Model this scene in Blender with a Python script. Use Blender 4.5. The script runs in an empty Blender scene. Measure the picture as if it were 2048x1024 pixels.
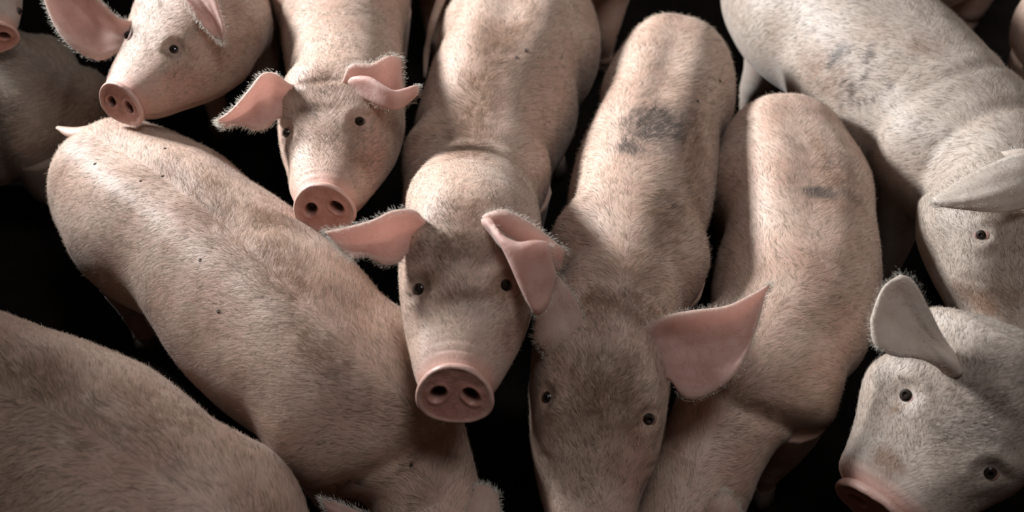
import bpy, math, random
import numpy as np
from mathutils import Vector, noise
from mathutils.bvhtree import BVHTree

random.seed(7)
rng = np.random.default_rng(7)
scene = bpy.context.scene
COL = scene.collection

# ------------------------------------------------------------------ camera
PITCH = math.radians(50.0)                 # camera looks down by this much
FPX = 2412.0                               # focal length in pixels of the 2048 wide frame
CAM = np.array([0.0, -1.607, 2.415])
RIGHT = np.array([1.0, 0.0, 0.0])
UP = np.array([0.0, math.sin(PITCH), math.cos(PITCH)])
FWD = np.array([0.0, math.cos(PITCH), -math.sin(PITCH)])
cd = bpy.data.cameras.new('camera')
cam = bpy.data.objects.new('camera', cd)
COL.objects.link(cam)
cam.location = CAM
cam.rotation_euler = (math.pi / 2 - PITCH, 0, 0)
cd.sensor_width = 36.0
cd.lens = FPX / 2048.0 * 36.0
cd.clip_start = 0.05
cd.dof.use_dof = True
cd.dof.focus_distance = 2.33
cd.dof.aperture_fstop = 2.0
scene.camera = cam

# ------------------------------------------------------------------ world, light, exposure
w = bpy.data.worlds.new('world')
scene.world = w
w.use_nodes = True
bgn = w.node_tree.nodes['Background']
bgn.inputs[0].default_value = (1.0, 0.62, 0.45, 1)
bgn.inputs[1].default_value = 0.065


def area(name, loc, target, sx, sy, power, color):
    l = bpy.data.lights.new(name, 'AREA')
    l.shape = 'RECTANGLE'
    l.size, l.size_y = sx, sy
    l.energy = power
    l.color = color
    o = bpy.data.objects.new(name, l)
    COL.objects.link(o)
    o.location = loc
    o.rotation_euler = (Vector(target) - Vector(loc)).to_track_quat('-Z', 'Y').to_euler()
    return o


area('window_daylight_left', (-3.3, 2.0, 2.2), (0, 0.1, 0.4), 0.8, 0.7, 690, (0.92, 0.97, 1.0))
area('window_daylight_right', (2.4, 3.4, 3.4), (0.6, 0.2, 0.4), 1.2, 1.0, 40, (0.90, 0.97, 1.0))
area('skylight', (0.7, -0.7, 4.6), (0.3, 0.0, 0.4), 1.1, 1.1, 62, (0.95, 0.98, 1.0))
scene.view_settings.view_transform = 'Standard'
scene.view_settings.look = 'None'
scene.view_settings.gamma = 1.0
scene.view_settings.use_curve_mapping = False
scene.view_settings.exposure = -0.2
try:
    scene.cycles.use_denoising = True
except Exception:
    pass

HAIR = True
HAIR_MUL = 1.0


# ------------------------------------------------------------------ picture <-> place
def ray(px, py):
    return RIGHT * ((px - 1024) / FPX) + UP * (-(py - 512) / FPX) + FWD


def at(px, py, z):
    """the point of the place at height z that is seen at that pixel"""
    d = ray(px, py)
    t = (z - CAM[2]) / d[2]
    return CAM + d * t


def depth_of(p):
    return float(np.dot(p - CAM, FWD))


def at_depth(px, py, dep):
    return CAM + ray(px, py) * dep


def nrm(v):
    return v / (np.linalg.norm(v) + 1e-12)


# ------------------------------------------------------------------ materials
def newmat(name):
    m = bpy.data.materials.new(name)
    m.use_nodes = True
    nt = m.node_tree
    b = nt.nodes['Principled BSDF']
    return m, nt, b


def node(nt, t, **kw):
    n = nt.nodes.new(t)
    for k, v in kw.items():
        setattr(n, k, v)
    return n


def mixcol(nt, fac, a, b):
    n = node(nt, 'ShaderNodeMix', data_type='RGBA')
    for sock, val in ((n.inputs[0], fac), (n.inputs[6], a), (n.inputs[7], b)):
        if hasattr(val, 'is_linked') or hasattr(val, 'links'):
            nt.links.new(val, sock)
        elif isinstance(val, (int, float)):
            sock.default_value = val
        else:
            sock.default_value = (*val, 1)
    return n.outputs[2]


def math_n(nt, op, a, b=None, clamp=False):
    n = node(nt, 'ShaderNodeMath', operation=op, use_clamp=clamp)
    for i, v in enumerate((a, b)):
        if v is None:
            continue
        if hasattr(v, 'links'):
            nt.links.new(v, n.inputs[i])
        else:
            n.inputs[i].default_value = v
    return n.outputs[0]


def ramp(nt, src, lo, hi):
    n = node(nt, 'ShaderNodeMapRange')
    nt.links.new(src, n.inputs[0])
    n.inputs[1].default_value = lo
    n.inputs[2].default_value = hi
    return n.outputs[0]


def noise_n(nt, scale, detail=4, rough=0.6, vec=None):
    n = node(nt, 'ShaderNodeTexNoise')
    n.inputs['Scale'].default_value = scale
    n.inputs['Detail'].default_value = detail
    n.inputs['Roughness'].default_value = rough
    if vec is not None:
        nt.links.new(vec, n.inputs['Vector'])
    return n.outputs[0]


def attr_n(nt, name):
    n = node(nt, 'ShaderNodeAttribute', attribute_name=name)
    return n.outputs['Fac']


def skin_mat(name, pale, flush):
    m, nt, b = newmat(name)
    tc = node(nt, 'ShaderNodeTexCoord').outputs['Object']
    n1 = ramp(nt, noise_n(nt, 9, 5, 0.6, tc), 0.35, 0.7)
    c = mixcol(nt, n1, pale, flush)
    n2 = ramp(nt, noise_n(nt, 55, 4, 0.65, tc), 0.45, 0.75)
    c = mixcol(nt, math_n(nt, 'MULTIPLY', n2, 0.35), c, tuple(x * 0.72 for x in flush))
    c = mixcol(nt, attr_n(nt, 'pink'), c, (0.56, 0.265, 0.21))
    tan = math_n(nt, 'MULTIPLY', attr_n(nt, 'tan'), ramp(nt, noise_n(nt, 38, 5, 0.7, tc), 0.2, 0.55))
    c = mixcol(nt, math_n(nt, 'MINIMUM', tan, 1.0), c, (0.19, 0.108, 0.07))
    # lie of the coat: fine streaks running back and down the flanks
    al, ar = attr_n(nt, 'along'), attr_n(nt, 'around')
    wob = math_n(nt, 'MULTIPLY', noise_n(nt, 7, 2, 0.5, tc), 0.05)
    q = math_n(nt, 'ADD', math_n(nt, 'ADD', math_n(nt, 'MULTIPLY', al, 0.62), math_n(nt, 'MULTIPLY', ar, 0.78)), wob)
    r = math_n(nt, 'SUBTRACT', math_n(nt, 'MULTIPLY', ar, 0.62), math_n(nt, 'MULTIPLY', al, 0.78))
    cv = node(nt, 'ShaderNodeCombineXYZ')
    nt.links.new(math_n(nt, 'MULTIPLY', q, 230.0), cv.inputs[0])
    nt.links.new(math_n(nt, 'MULTIPLY', r, 26.0), cv.inputs[1])
    stv = noise_n(nt, 1.0, 4, 0.65, cv.outputs[0])
    streak = ramp(nt, stv, 0.42, 0.68)
    dn = math_n(nt, 'MULTIPLY', ramp(nt, noise_n(nt, 60, 6, 0.75, tc), 0.2, 0.5), ramp(nt, stv, 0.25, 0.6))
    c = mixcol(nt, math_n(nt, 'MULTIPLY', attr_n(nt, 'dirt_shade'), dn), c, (0.105, 0.078, 0.064))
    c = mixcol(nt, math_n(nt, 'MULTIPLY', streak, 0.30), c, tuple(x * 0.62 for x in flush))
    nt.links.new(c, b.inputs['Base Color'])
    b.inputs['Roughness'].default_value = 0.52
    b.inputs['Specular IOR Level'].default_value = 0.35
    b.inputs['Sheen Weight'].default_value = 0.1
    b.inputs['Sheen Roughness'].default_value = 0.45
    b.inputs['Subsurface Weight'].default_value = 0.12
    b.inputs['Subsurface Radius'].default_value = (1.0, 0.35, 0.2)
    b.inputs['Subsurface Scale'].default_value = 0.012
    bump = node(nt, 'ShaderNodeBump')
    bump.inputs['Strength'].default_value = 0.35
    bump.inputs['Distance'].default_value = 0.004
    nt.links.new(math_n(nt, 'ADD', math_n(nt, 'MULTIPLY', noise_n(nt, 120, 5, 0.7, tc), 0.6), stv), bump.inputs['Height'])
    nt.links.new(bump.outputs[0], b.inputs['Normal'])
    return m


SKIN = skin_mat('pig_skin', (0.53, 0.385, 0.31), (0.44, 0.262, 0.195))
SKIN_SHADE_TONED = skin_mat('pig_skin_shade_toned', (0.20, 0.155, 0.125), (0.13, 0.095, 0.075))  # darker copy of the skin, with the pig's shade put into its colour
SKIN_GREY = skin_mat('pig_skin_greyish', (0.43, 0.355, 0.305), (0.35, 0.265, 0.215))


def ear_mat(name, grey=False):
    m, nt, b = newmat(name)
    tc = node(nt, 'ShaderNodeTexCoord').outputs['Object']
    n1 = ramp(nt, noise_n(nt, 26, 5, 0.6, tc), 0.35, 0.7)
    inner = mixcol(nt, n1, (0.63, 0.43, 0.375), (0.52, 0.32, 0.27))
    # faint veins
    ve = ramp(nt, noise_n(nt, 11, 6, 0.75, tc), 0.47, 0.53)
    inner = mixcol(nt, math_n(nt, 'MULTIPLY', math_n(nt, 'SUBTRACT', 1.0, math_n(nt, 'ABSOLUTE', math_n(nt, 'SUBTRACT', math_n(nt, 'MULTIPLY', ve, 2.0), 1.0))), 0.45), inner, (0.36, 0.16, 0.13))
    outer = mixcol(nt, n1, (0.64, 0.50, 0.42), (0.52, 0.36, 0.29))
    if grey:
        inner = mixcol(nt, n1, (0.50, 0.38, 0.31), (0.36, 0.245, 0.19))
        outer = mixcol(nt, n1, (0.52, 0.44, 0.375), (0.42, 0.335, 0.275))
    c = mixcol(nt, attr_n(nt, 'inner'), outer, inner)
    nt.links.new(c, b.inputs['Base Color'])
    b.inputs['Roughness'].default_value = 0.55
    b.inputs['Specular IOR Level'].default_value = 0.3
    b.inputs['Sheen Weight'].default_value = 0.2
    bump = node(nt, 'ShaderNodeBump')
    bump.inputs['Strength'].default_value = 0.4
    bump.inputs['Distance'].default_value = 0.003
    nt.links.new(noise_n(nt, 60, 5, 0.7, tc), bump.inputs['Height'])
    nt.links.new(bump.outputs[0], b.inputs['Normal'])
    tr = node(nt, 'ShaderNodeBsdfTranslucent')
    tr.inputs[0].default_value = (0.88, 0.60, 0.53, 1)
    mx = node(nt, 'ShaderNodeMixShader')
    mx.inputs[0].default_value = 0.14 if grey else 0.42
    nt.links.new(b.outputs[0], mx.inputs[1])
    nt.links.new(tr.outputs[0], mx.inputs[2])
    nt.links.new(mx.outputs[0], nt.nodes['Material Output'].inputs[0])
    return m


EAR = ear_mat('pig_ear_skin')
EAR_GREY = ear_mat('pig_ear_skin_greyish', True)


def snout_mat():
    m, nt, b = newmat('snout_skin')
    tc = node(nt, 'ShaderNodeTexCoord').outputs['Object']
    n1 = ramp(nt, noise_n(nt, 45, 5, 0.65, tc), 0.35, 0.7)
    c = mixcol(nt, n1, (0.50, 0.25, 0.20), (0.37, 0.165, 0.125))
    c = mixcol(nt, attr_n(nt, 'pink'), c, (0.52, 0.32, 0.265))
    c = mixcol(nt, attr_n(nt, 'dirt_shade'), c, (0.03, 0.015, 0.012))  # here the mask paints the shade inside the nostrils
    nt.links.new(c, b.inputs['Base Color'])
    b.inputs['Roughness'].default_value = 0.42
    b.inputs['Specular IOR Level'].default_value = 0.4
    bump = node(nt, 'ShaderNodeBump')
    bump.inputs['Strength'].default_value = 0.5
    bump.inputs['Distance'].default_value = 0.002
    nt.links.new(noise_n(nt, 170, 3, 0.6, tc), bump.inputs['Height'])
    nt.links.new(bump.outputs[0], b.inputs['Normal'])
    return m


SNOUT = snout_mat()


def eye_mat():
    m, nt, b = newmat('wet_dark_eye')
    n1 = noise_n(nt, 80)
    c = mixcol(nt, n1, (0.006, 0.004, 0.004), (0.02, 0.012, 0.008))
    nt.links.new(c, b.inputs['Base Color'])
    b.inputs['Roughness'].default_value = 0.22
    return m


EYE = eye_mat()


def mole_mat():
    m, nt, b = newmat('dark_mole')
    c = mixcol(nt, noise_n(nt, 200), (0.05, 0.03, 0.025), (0.10, 0.055, 0.04))
    nt.links.new(c, b.inputs['Base Color'])
    b.inputs['Roughness'].default_value = 0.7
    return m


MOLE = mole_mat()


def lid_mat():
    m, nt, b = newmat('eyelid_skin')
    c = mixcol(nt, noise_n(nt, 120), (0.27, 0.15, 0.115), (0.16, 0.085, 0.065))
    nt.links.new(c, b.inputs['Base Color'])
    b.inputs['Roughness'].default_value = 0.6
    return m


LID = lid_mat()


def hair_mat():
    m, nt, b = newmat('bristle_hair')
    a = node(nt, 'ShaderNodeAttribute', attribute_name='hcol')
    nt.links.new(a.outputs['Color'], b.inputs['Base Color'])
    b.inputs['Roughness'].default_value = 0.45
    b.inputs['Specular IOR Level'].default_value = 0.3
    tr = node(nt, 'ShaderNodeBsdfTranslucent')
    nt.links.new(a.outputs['Color'], tr.inputs[0])
    mx = node(nt, 'ShaderNodeMixShader')
    mx.inputs[0].default_value = 0.35
    nt.links.new(b.outputs[0], mx.inputs[1])
    nt.links.new(tr.outputs[0], mx.inputs[2])
    nt.links.new(mx.outputs[0], nt.nodes['Material Output'].inputs[0])
    return m


HAIRM = hair_mat()


def hoof_mat():
    m, nt, b = newmat('hoof_horn')
    c = mixcol(nt, noise_n(nt, 60), (0.10, 0.07, 0.05), (0.05, 0.035, 0.03))
    nt.links.new(c, b.inputs['Base Color'])
    return m


HOOF = hoof_mat()


def floor_mat():
    m, nt, b = newmat('wet_dark_concrete')
    tc = node(nt, 'ShaderNodeTexCoord').outputs['Object']
    n1 = ramp(nt, noise_n(nt, 6, 6, 0.65, tc), 0.3, 0.7)
    c = mixcol(nt, n1, (0.004, 0.003, 0.0028), (0.011, 0.0085, 0.007))
    nt.links.new(c, b.inputs['Base Color'])
    b.inputs['Roughness'].default_value = 0.95
    b.inputs['Specular IOR Level'].default_value = 0.03
    bump = node(nt, 'ShaderNodeBump')
    bump.inputs['Strength'].default_value = 0.5
    bump.inputs['Distance'].default_value = 0.01
    nt.links.new(noise_n(nt, 40, 6, 0.7, tc), bump.inputs['Height'])
    nt.links.new(bump.outputs[0], b.inputs['Normal'])
    return m


FLOOR = floor_mat()


# ------------------------------------------------------------------ mesh helpers
def mesh_obj(name, V, F, mat, parent=None, origin=None, attrs=None, smooth=True):
    V = np.asarray(V, float)
    if origin is not None:
        V = V - origin
    me = bpy.data.meshes.new(name)
    if isinstance(F, np.ndarray):
        nf, k = F.shape
        me.vertices.add(len(V))
        me.vertices.foreach_set('co', V.astype(np.float32).ravel())
        me.loops.add(nf * k)
        me.loops.foreach_set('vertex_index', F.astype(np.int32).ravel())
        me.polygons.add(nf)
        me.polygons.foreach_set('loop_start', np.arange(0, nf * k, k, dtype=np.int32))
        me.update(calc_edges=True)
    else:
        me.from_pydata([tuple(v) for v in V], [], F)
    if smooth:
        me.polygons.foreach_set('use_smooth', np.ones(len(me.polygons), dtype=bool))
    for k, a in (attrs or {}).items():
        a = np.asarray(a, np.float32)
        if a.ndim == 1:
            me.attributes.new(k, 'FLOAT', 'POINT').data.foreach_set('value', a)
        else:
            at_ = me.attributes.new(k, 'FLOAT_COLOR', 'POINT')
            at_.data.foreach_set('color', a.ravel())
    me.materials.append(mat)
    o = bpy.data.objects.new(name, me)
    COL.objects.link(o)
    if parent is not None:
        o.parent = parent
    return o


def grid_faces(nr, nc, wrap=True):
    F = []
    for i in range(nr - 1):
        for j in range(nc if wrap else nc - 1):
            j2 = (j + 1) % nc
            F.append((i * nc + j, i * nc + j2, (i + 1) * nc + j2, (i + 1) * nc + j))
    return F


def hermite(keys, ts, tq):
    """smooth interpolation of key vectors at parameters tq"""
    keys = np.asarray(keys, float)
    ts = np.asarray(ts, float)
    n = len(ts)
    m = np.zeros_like(keys)
    for i in range(n):
        a, b = max(i - 1, 0), min(i + 1, n - 1)
        m[i] = (keys[b] - keys[a]) / (ts[b] - ts[a])
    out = []
    for t in tq:
        i = int(np.clip(np.searchsorted(ts, t) - 1, 0, n - 2))
        h = ts[i + 1] - ts[i]
        x = (t - ts[i]) / h
        x2, x3 = x * x, x ** 3
        out.append((2 * x3 - 3 * x2 + 1) * keys[i] + (x3 - 2 * x2 + x) * h * m[i]
                   + (-2 * x3 + 3 * x2) * keys[i + 1] + (x3 - x2) * h * m[i + 1])
    return np.array(out)


def gauss(x, c, s):
    return np.exp(-((x - c) / s) ** 2)


def sgnpow(x, p):
    return np.sign(x) * np.abs(x) ** p


def tube(P, R, nc=10, squash=None):
    P = [np.array(p, float) for p in P]
    ts = np.cumsum([0] + [np.linalg.norm(P[i + 1] - P[i]) for i in range(len(P) - 1)])
    K = np.hstack([np.array(P), np.array(R)[:, None]])
    nq = max(6, 4 * len(P))
    Q = hermite(K, ts, np.linspace(0, ts[-1], nq))
    V = []
    for i in range(nq):
        T = nrm(Q[min(i + 1, nq - 1), :3] - Q[max(i - 1, 0), :3])
        a = nrm(np.cross(T, [0.13, 0.21, 0.97]))
        b = np.cross(a, T)
        for j in range(nc):
            ph = 2 * math.pi * j / nc
            V.append(Q[i, :3] + (a * math.cos(ph) + b * math.sin(ph) * (squash or 1)) * max(Q[i, 3], 1e-4))
    F = grid_faces(nq, nc)
    F.append(tuple(range(nc))[::-1])
    F.append(tuple(range((nq - 1) * nc, nq * nc)))
    return V, F


# ------------------------------------------------------------------ the pig
# head profile, metres at scale 1: x from the back of the skull to the snout disc, z about the disc centre
HEAD_L = 0.355
HX = [0.00, 0.06, 0.12, 0.18, 0.24, 0.30, 0.335, 0.352]
HTOP = [0.135, 0.146, 0.134, 0.104, 0.077, 0.064, 0.060, 0.058]
HBOT = [-0.150, -0.150, -0.140, -0.122, -0.100, -0.080, -0.064, -0.056]
HW = [0.130, 0.130, 0.126, 0.119, 0.104, 0.083, 0.070, 0.064]
HP = [0.95, 0.82, 0.74, 0.74, 0.82, 0.90, 0.95, 0.95]
NC = 84


class Pig:
    pass


def make_pig(sp):
    pg = Pig()
    pg.grey = sp.get('grey')
    S = sp.get('S', 1.0)
    st = sp['torso']                       # (px, py, radius px, centre height)
    cen, rad = [], []
    for (px, py, rp, z) in st:
        p = at(px, py, z)
        cen.append(p)
        rad.append(rp * depth_of(p) / FPX)
    cen, rad = np.array(cen), np.array(rad)
    Z = np.array([0, 0, 1.0])
    tk, bk = sp.get('tk', 1.06), sp.get('bk', 1.18)
    keys = []
    for i in range(len(cen)):
        T = nrm(cen[min(i + 1, len(cen) - 1)] - cen[max(i - 1, 0)])
        s = nrm(np.cross(T, Z))
        n = np.cross(s, T)
        keys.append(np.concatenate([cen[i], s, n, [rad[i], rad[i] * tk, rad[i] * bk, 0.93, -1.0, 0.0]]))
    nt_ = len(keys)
    hd = sp.get('head')
    if hd:
        if 'from_neck' in hd:              # azimuth, reach, height of the snout
            a_, reach_, z_ = hd['from_neck']
            Dc = cen[-1] + np.array([math.sin(math.radians(a_)), -math.cos(math.radians(a_)), 0]) * reach_
            Dc[2] = z_
            hd.setdefault('az', a_)
        else:
            Dc = at(*hd['disc'])
        az, p, roll, tilt = [math.radians(hd.get(k, 0)) for k in ('az', 'pitch', 'roll', 'tilt')]
        d = np.array([math.sin(az) * math.cos(p), -math.cos(az) * math.cos(p), math.sin(p)])
        s = nrm(np.cross(d, Z))
        n = np.cross(s, d)
        s, n = s * math.cos(roll) + n * math.sin(roll), n * math.cos(roll) - s * math.sin(roll)
        WK = hd.get('wide', 1.0)
        for k, x in enumerate(HX):
            if k < hd.get('skip', 0):
                continue
            tau = tilt * float(np.clip((x - 0.20) / 0.15, 0, 1))
            z0 = (HTOP[k] + HBOT[k]) / 2
            hh = (HTOP[k] - HBOT[k]) / 2
            c = Dc + d * (x - HEAD_L) * S + n * z0 * S
            nn = n * math.cos(tau) - d * math.sin(tau)
            dk_ = hd.get('disc_k', 1.0)
            j_ = {len(HX) - 1: 0.92 * dk_, len(HX) - 2: 0.96 * (0.4 + 0.6 * dk_)}.get(k, 1.0)
            wk_ = (WK if k < len(HX) - 2 else 1.0) * (hd.get('muzzle', 1.0) if 3 <= k <= 6 else 1.0)
            keys.append(np.concatenate([c, s, nn, [HW[k] * S * wk_ * j_, hh * S * j_, hh * S * j_, HP[k], x, 1.0]]))
        pg.d, pg.s, pg.n, pg.Dc = d, s, n, Dc
        pg.dn = n * math.cos(tilt) - d * math.sin(tilt)
        pg.dd = d * math.cos(tilt) + n * math.sin(tilt)
    keys = np.array(keys)
    if not hd:
        keys[:, 13] = -1.0
    else:                                  # head coordinate runs smoothly through the neck
        keys[:nt_, 13] = -0.3 - 0.3 * np.arange(nt_)[::-1]
        keys[nt_ - 1, 13] = -0.14
    ts = np.cumsum([0] + [np.linalg.norm(keys[i + 1, :3] - keys[i, :3]) for i in range(len(keys) - 1)])
    step_t = 0.013
    tq = list(np.arange(0, ts[nt_ - 1], step_t))
    if hd:
        tq += list(np.arange(ts[nt_ - 1], ts[-1], 0.0055)) + [ts[-1]]
    else:
        tq.append(ts[-1])
    Q = hermite(keys, ts, tq)
    Tlen = ts[nt_ - 1]
    # rump cap
    T0 = nrm(cen[1] - cen[0])
    cap = []
    for al in np.radians([6, 14, 22, 30, 38, 46, 54, 62, 70, 78, 85]):
        q = Q[0].copy()
        ce = sp.get('cap', 0.85)
        q[:3] = cen[0] - T0 * rad[0] * ce * math.cos(al)
        q[9:12] = Q[0, 9:12] * math.sin(al) ** 0.85
        cap.append(q)
    tcap = [-rad[0] * 0.85 * math.cos(a) for a in np.radians([6, 14, 22, 30, 38, 46, 54, 62, 70, 78, 85])]
    Q = np.vstack([np.array(cap), Q])
    tq = np.concatenate([tcap, tq])
    if not hd:                             # close the front with a cap too
        Te = nrm(cen[-1] - cen[-2])
        cap = []
        for al in np.radians([82, 70, 58, 46, 34, 22, 10]):
            q = Q[-1 - 0].copy() if not cap else Qe.copy()
            if not cap:
                Qe = Q[-1].copy()
            q[:3] = Qe[:3] + Te * rad[-1] * 0.9 * math.cos(al)
            q[9:12] = Qe[9:12] * math.sin(al)
            cap.append(q)
        Q = np.vstack([Q, np.array(cap)])
        tq = np.concatenate([tq, [Tlen + 0.1] * len(cap)])
    nr = len(Q)
    ph = np.linspace(0, 2 * np.pi, NC, endpoint=False)
    cs, sn = np.cos(ph), np.sin(ph)
    V = np.zeros((nr, NC, 3))
    cre = [(float(np.interp(ix, np.arange(nt_), ts[:nt_])), wd_, dp_) for (ix, wd_, dp_) in sp.get('creases', [])]
    hxr = Q[:, 13]
    ish = np.clip(Q[:, 14], 0, 1)
    tu = np.clip(tq / Tlen, -0.2, 1.3)
    deg = np.degrees(ph)
    dtop = np.abs((deg - 90 + 180) % 360 - 180)          # angular distance from the back line
    side = np.sign(cs)
    for i in range(nr):
        q = Q[i]
        s, n = nrm(q[3:6]), nrm(q[6:9])
        e = q[12]
        y = q[9] * sgnpow(cs, e)
        z = np.where(sn > 0, q[10], q[11]) * sgnpow(sn, e)
        disp = np.zeros(NC)
        if ish[i] < 0.5:
            u = tu[i]
            disp += 0.022 * gauss(u, 0.10, 0.13) * gauss(dtop, 95, 40)
            disp -= 0.020 * gauss(u, 0.30, 0.07) * gauss(dtop, 112, 36)
            disp += 0.010 * gauss(u, 0.52, 0.14) * gauss(dtop, 110, 40)
            disp -= 0.012 * gauss(u, 0.72, 0.05) * gauss(dtop, 100, 45)
            disp += 0.018 * gauss(u, 0.85, 0.08) * gauss(dtop, 75, 40)
            disp -= 0.010 * gauss(u, 0.25, 0.22) * gauss(dtop, 0, 13) * sp.get('groove', 1)
            disp += 0.006 * gauss(u, 0.25, 0.3) * gauss(dtop, 26, 14) * sp.get('groove', 1)
            for (tc_, wd_, dp_) in cre:
                tt = tq[i] - tc_ + 0.10 * (1 - np.cos(np.radians(dtop))) * 0.5
                disp += dp_ * (0.45 * gauss(tt, -wd_ * 2.6, wd_ * 2.2) - gauss(tt, 0, wd_))
            disp -= 0.010 * gauss(u, 0.97, 0.025) * sp.get('fold', 1) * gauss(dtop, 40, 70)
        else:
            x = hxr[i]
            disp += S * 0.007 * gauss(x, 0.135, 0.025) * gauss(dtop, 40, 13)
            disp += S * 0.014 * sp.get('cheek', 1) * gauss(x, 0.08, 0.06) * gauss(dtop, 105, 32)
            disp -= S * 0.010 * gauss(x, 0.255, 0.035) * gauss(dtop, 72, 22)
            disp += S * 0.005 * gauss(x, 0.215, 0.03) * gauss(dtop, 0, 24)
            disp += S * 0.0022 * np.sin((x - 0.30) * 2 * np.pi / 0.014) * gauss(x, 0.325, 0.016) * gauss(dtop, 0, 45)
            disp -= S * 0.005 * sp.get('crease', 0) * gauss(x, 0.115, 0.006) * gauss(dtop, 0, 28)
            disp -= S * 0.003 * gauss(x, 0.215 - 0.0006 * (dtop - 50), 0.006) * gauss(dtop, 60, 14)
            # mouth line along the lower side
            disp -= S * 0.006 * gauss(dtop, 128, 5) * np.clip((x - 0.15) / 0.06, 0, 1) * np.clip((0.345 - x) / 0.02, 0, 1)
        rr = np.sqrt(y * y + z * z) + 1e-9
        k = (rr + disp * min(1, rr.mean() / 0.06)) / rr
        V[i] = q[:3] + np.outer(y * k, s) + np.outer(z * k, n)
    # a little uneven flesh
    seed = Vector((sp['seed'] * 3.1, 0, 0))
    cc = Q[:, None, :3]
    out = V - cc
    L = np.linalg.norm(out, axis=2, keepdims=True) + 1e-9
    nz = np.array([[noise.noise(Vector(V[i, j]) * 7 + seed) for j in range(NC)] for i in range(nr)])
    nz2 = np.array([[noise.noise(Vector(V[i, j]) * 22 + seed) for j in range(NC)] for i in range(nr)])
    amp = np.where(ish > 0.5, 0.0022, 0.007)[:, None]
    amp2 = np.where(ish > 0.5, 0.0014, 0.0015)[:, None]
    V = V + out / L * ((nz * amp + nz2 * amp2) * np.minimum(1, L[..., 0] / 0.06))[..., None]
    Vf = list(V.reshape(-1, 3))
    F = grid_faces(nr, NC)
    # poles
    Vf.append(V[0].mean(0) - T0 * 0.004)
    pole = len(Vf) - 1
    F += [(pole, (j + 1) % NC, j) for j in range(NC)]
    Vf.append(V[-1].mean(0) - (pg.dd * 0.065 * S if hd else 0))
    pole = len(Vf) - 1
    o_ = (nr - 1) * NC
    F += [(pole, o_ + j, o_ + (j + 1) % NC) for j in range(NC)]
    nmain = len(Vf)
    # base of the animal
    base = cen.mean(0).copy()
    base[2] = 0
    # legs grow out of the same skin
    hooves = []
    if sp.get('legs', True):
        for frac, reach in ((0.10, 1), (0.84, 0)):
            c = hermite(keys[:nt_, :12], ts[:nt_], [Tlen * frac])[0]
            sh = nrm(np.array([c[3], c[4], 0]))
            Th = nrm(np.array([-sh[1], sh[0], 0]))
            for sg in (-1, 1):
                r0 = min(c[9], 0.17)
                hip = c[:3] + sh * sg * r0 * 0.55
                pts = [hip + Z * -0.02, hip + np.array([0, 0, -0.16]) - Th * 0.0, None, None]
                foot = np.array([hip[0], hip[1], 0.0]) - Th * (0.03 if reach else -0.02)
                knee = foot * 0.5 + (hip - Z * 0.16) * 0.5 - Th * (0.03 if reach else -0.01)
                P = [hip - Z * 0.04, hip - Z * 0.17, knee, foot + Z * 0.06, foot + Z * 0.035]
                R = [0.085, 0.066, 0.036, 0.027, 0.03]
                v, f = tube(P, R, 14)
                b0 = len(Vf)
                Vf += v
                F += [tuple(b0 + q_ for q_ in ff) for ff in f]
                hooves.append((foot, Th))
    F = [tuple(f[::-1]) for f in F]
    Vf = np.array(Vf)
    if hd and hd.get('eyes'):
        bv = BVHTree.FromPolygons([tuple(v) for v in Vf], F)
        pg.eye_at = []
        for (px, py) in hd['eyes']:
            h = bv.ray_cast(Vector(CAM), Vector(ray(px, py)).normalized())
            if h[0] is None:
                print('eye misses', sp['label'], px, py)
                continue
            hp, hn = np.array(h[0]), np.array(h[1])
            pg.eye_at.append((hp, hn))
            r_ = np.linalg.norm(Vf - hp, axis=1)
            # socket with a brow fold above and a bag below
            dz = (Vf - hp) @ pg.n
            Vf = Vf - hn * (S * (0.0075 * gauss(r_, 0, 0.020 * S) - 0.004 * gauss(r_, 0.030 * S, 0.010 * S) * (0.6 + 0.4 * np.sign(dz))))[:, None]
        V = Vf[:nr * NC].reshape(nr, NC, 3)
    pg.bvh = BVHTree.FromPolygons([tuple(v) for v in Vf], F)
    root = bpy.data.objects.new(sp.get('name', 'pig'), None)
    COL.objects.link(root)
    root.location = base
    root.empty_display_size = 0.1
    root['label'] = sp['label']
    root['category'] = 'pig'
    root['group'] = 'pigs crowded in the pen'
    pg.root, pg.base = root, base

    # stains and flushes of this animal's skin, with some fold shade painted in
    at_d = {k: np.zeros(len(Vf)) for k in ('dirt_shade', 'pink', 'tan')}
    arc = np.zeros(len(Vf))
    alo = np.zeros(len(Vf))
    cum = np.concatenate([[0], np.cumsum(np.linalg.norm(np.diff(Q[:, :3], axis=0), axis=1))])
    alo[:nr * NC] = np.repeat(cum, NC)
    arc[:nr * NC] = (np.radians(dtop)[None, :] * 0.15 * np.ones((nr, 1))).ravel()
    at_d['along'] = alo
    at_d['around'] = arc
    pg.patches = []

    def hit(px, py):
        d_ = Vector(ray(px, py)).normalized()
        h = pg.bvh.ray_cast(Vector(CAM), d_)
        if h[0] is None:
            return None, None
        return np.array(h[0]), np.array(h[1])
    pg.hit = hit
    for (kind, px, py, rx, ry, ang, stg) in sp.get('patches', []):
        h, nn = hit(px, py)
        if h is None:
            continue
        dep = depth_of(h)
        # a patch lies in the skin: two axes tangent to the surface
        ca, sa = math.cos(math.radians(ang)), math.sin(math.radians(ang))
        ax = RIGHT * ca - UP * sa
        ax = nrm(ax - nn * np.dot(ax, nn))
        ay = np.cross(nn, ax)
        fx, fy = rx * dep / FPX, ry * dep / FPX
        pg.patches.append((kind, h, ax, ay, fx, fy, stg, nn))

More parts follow.
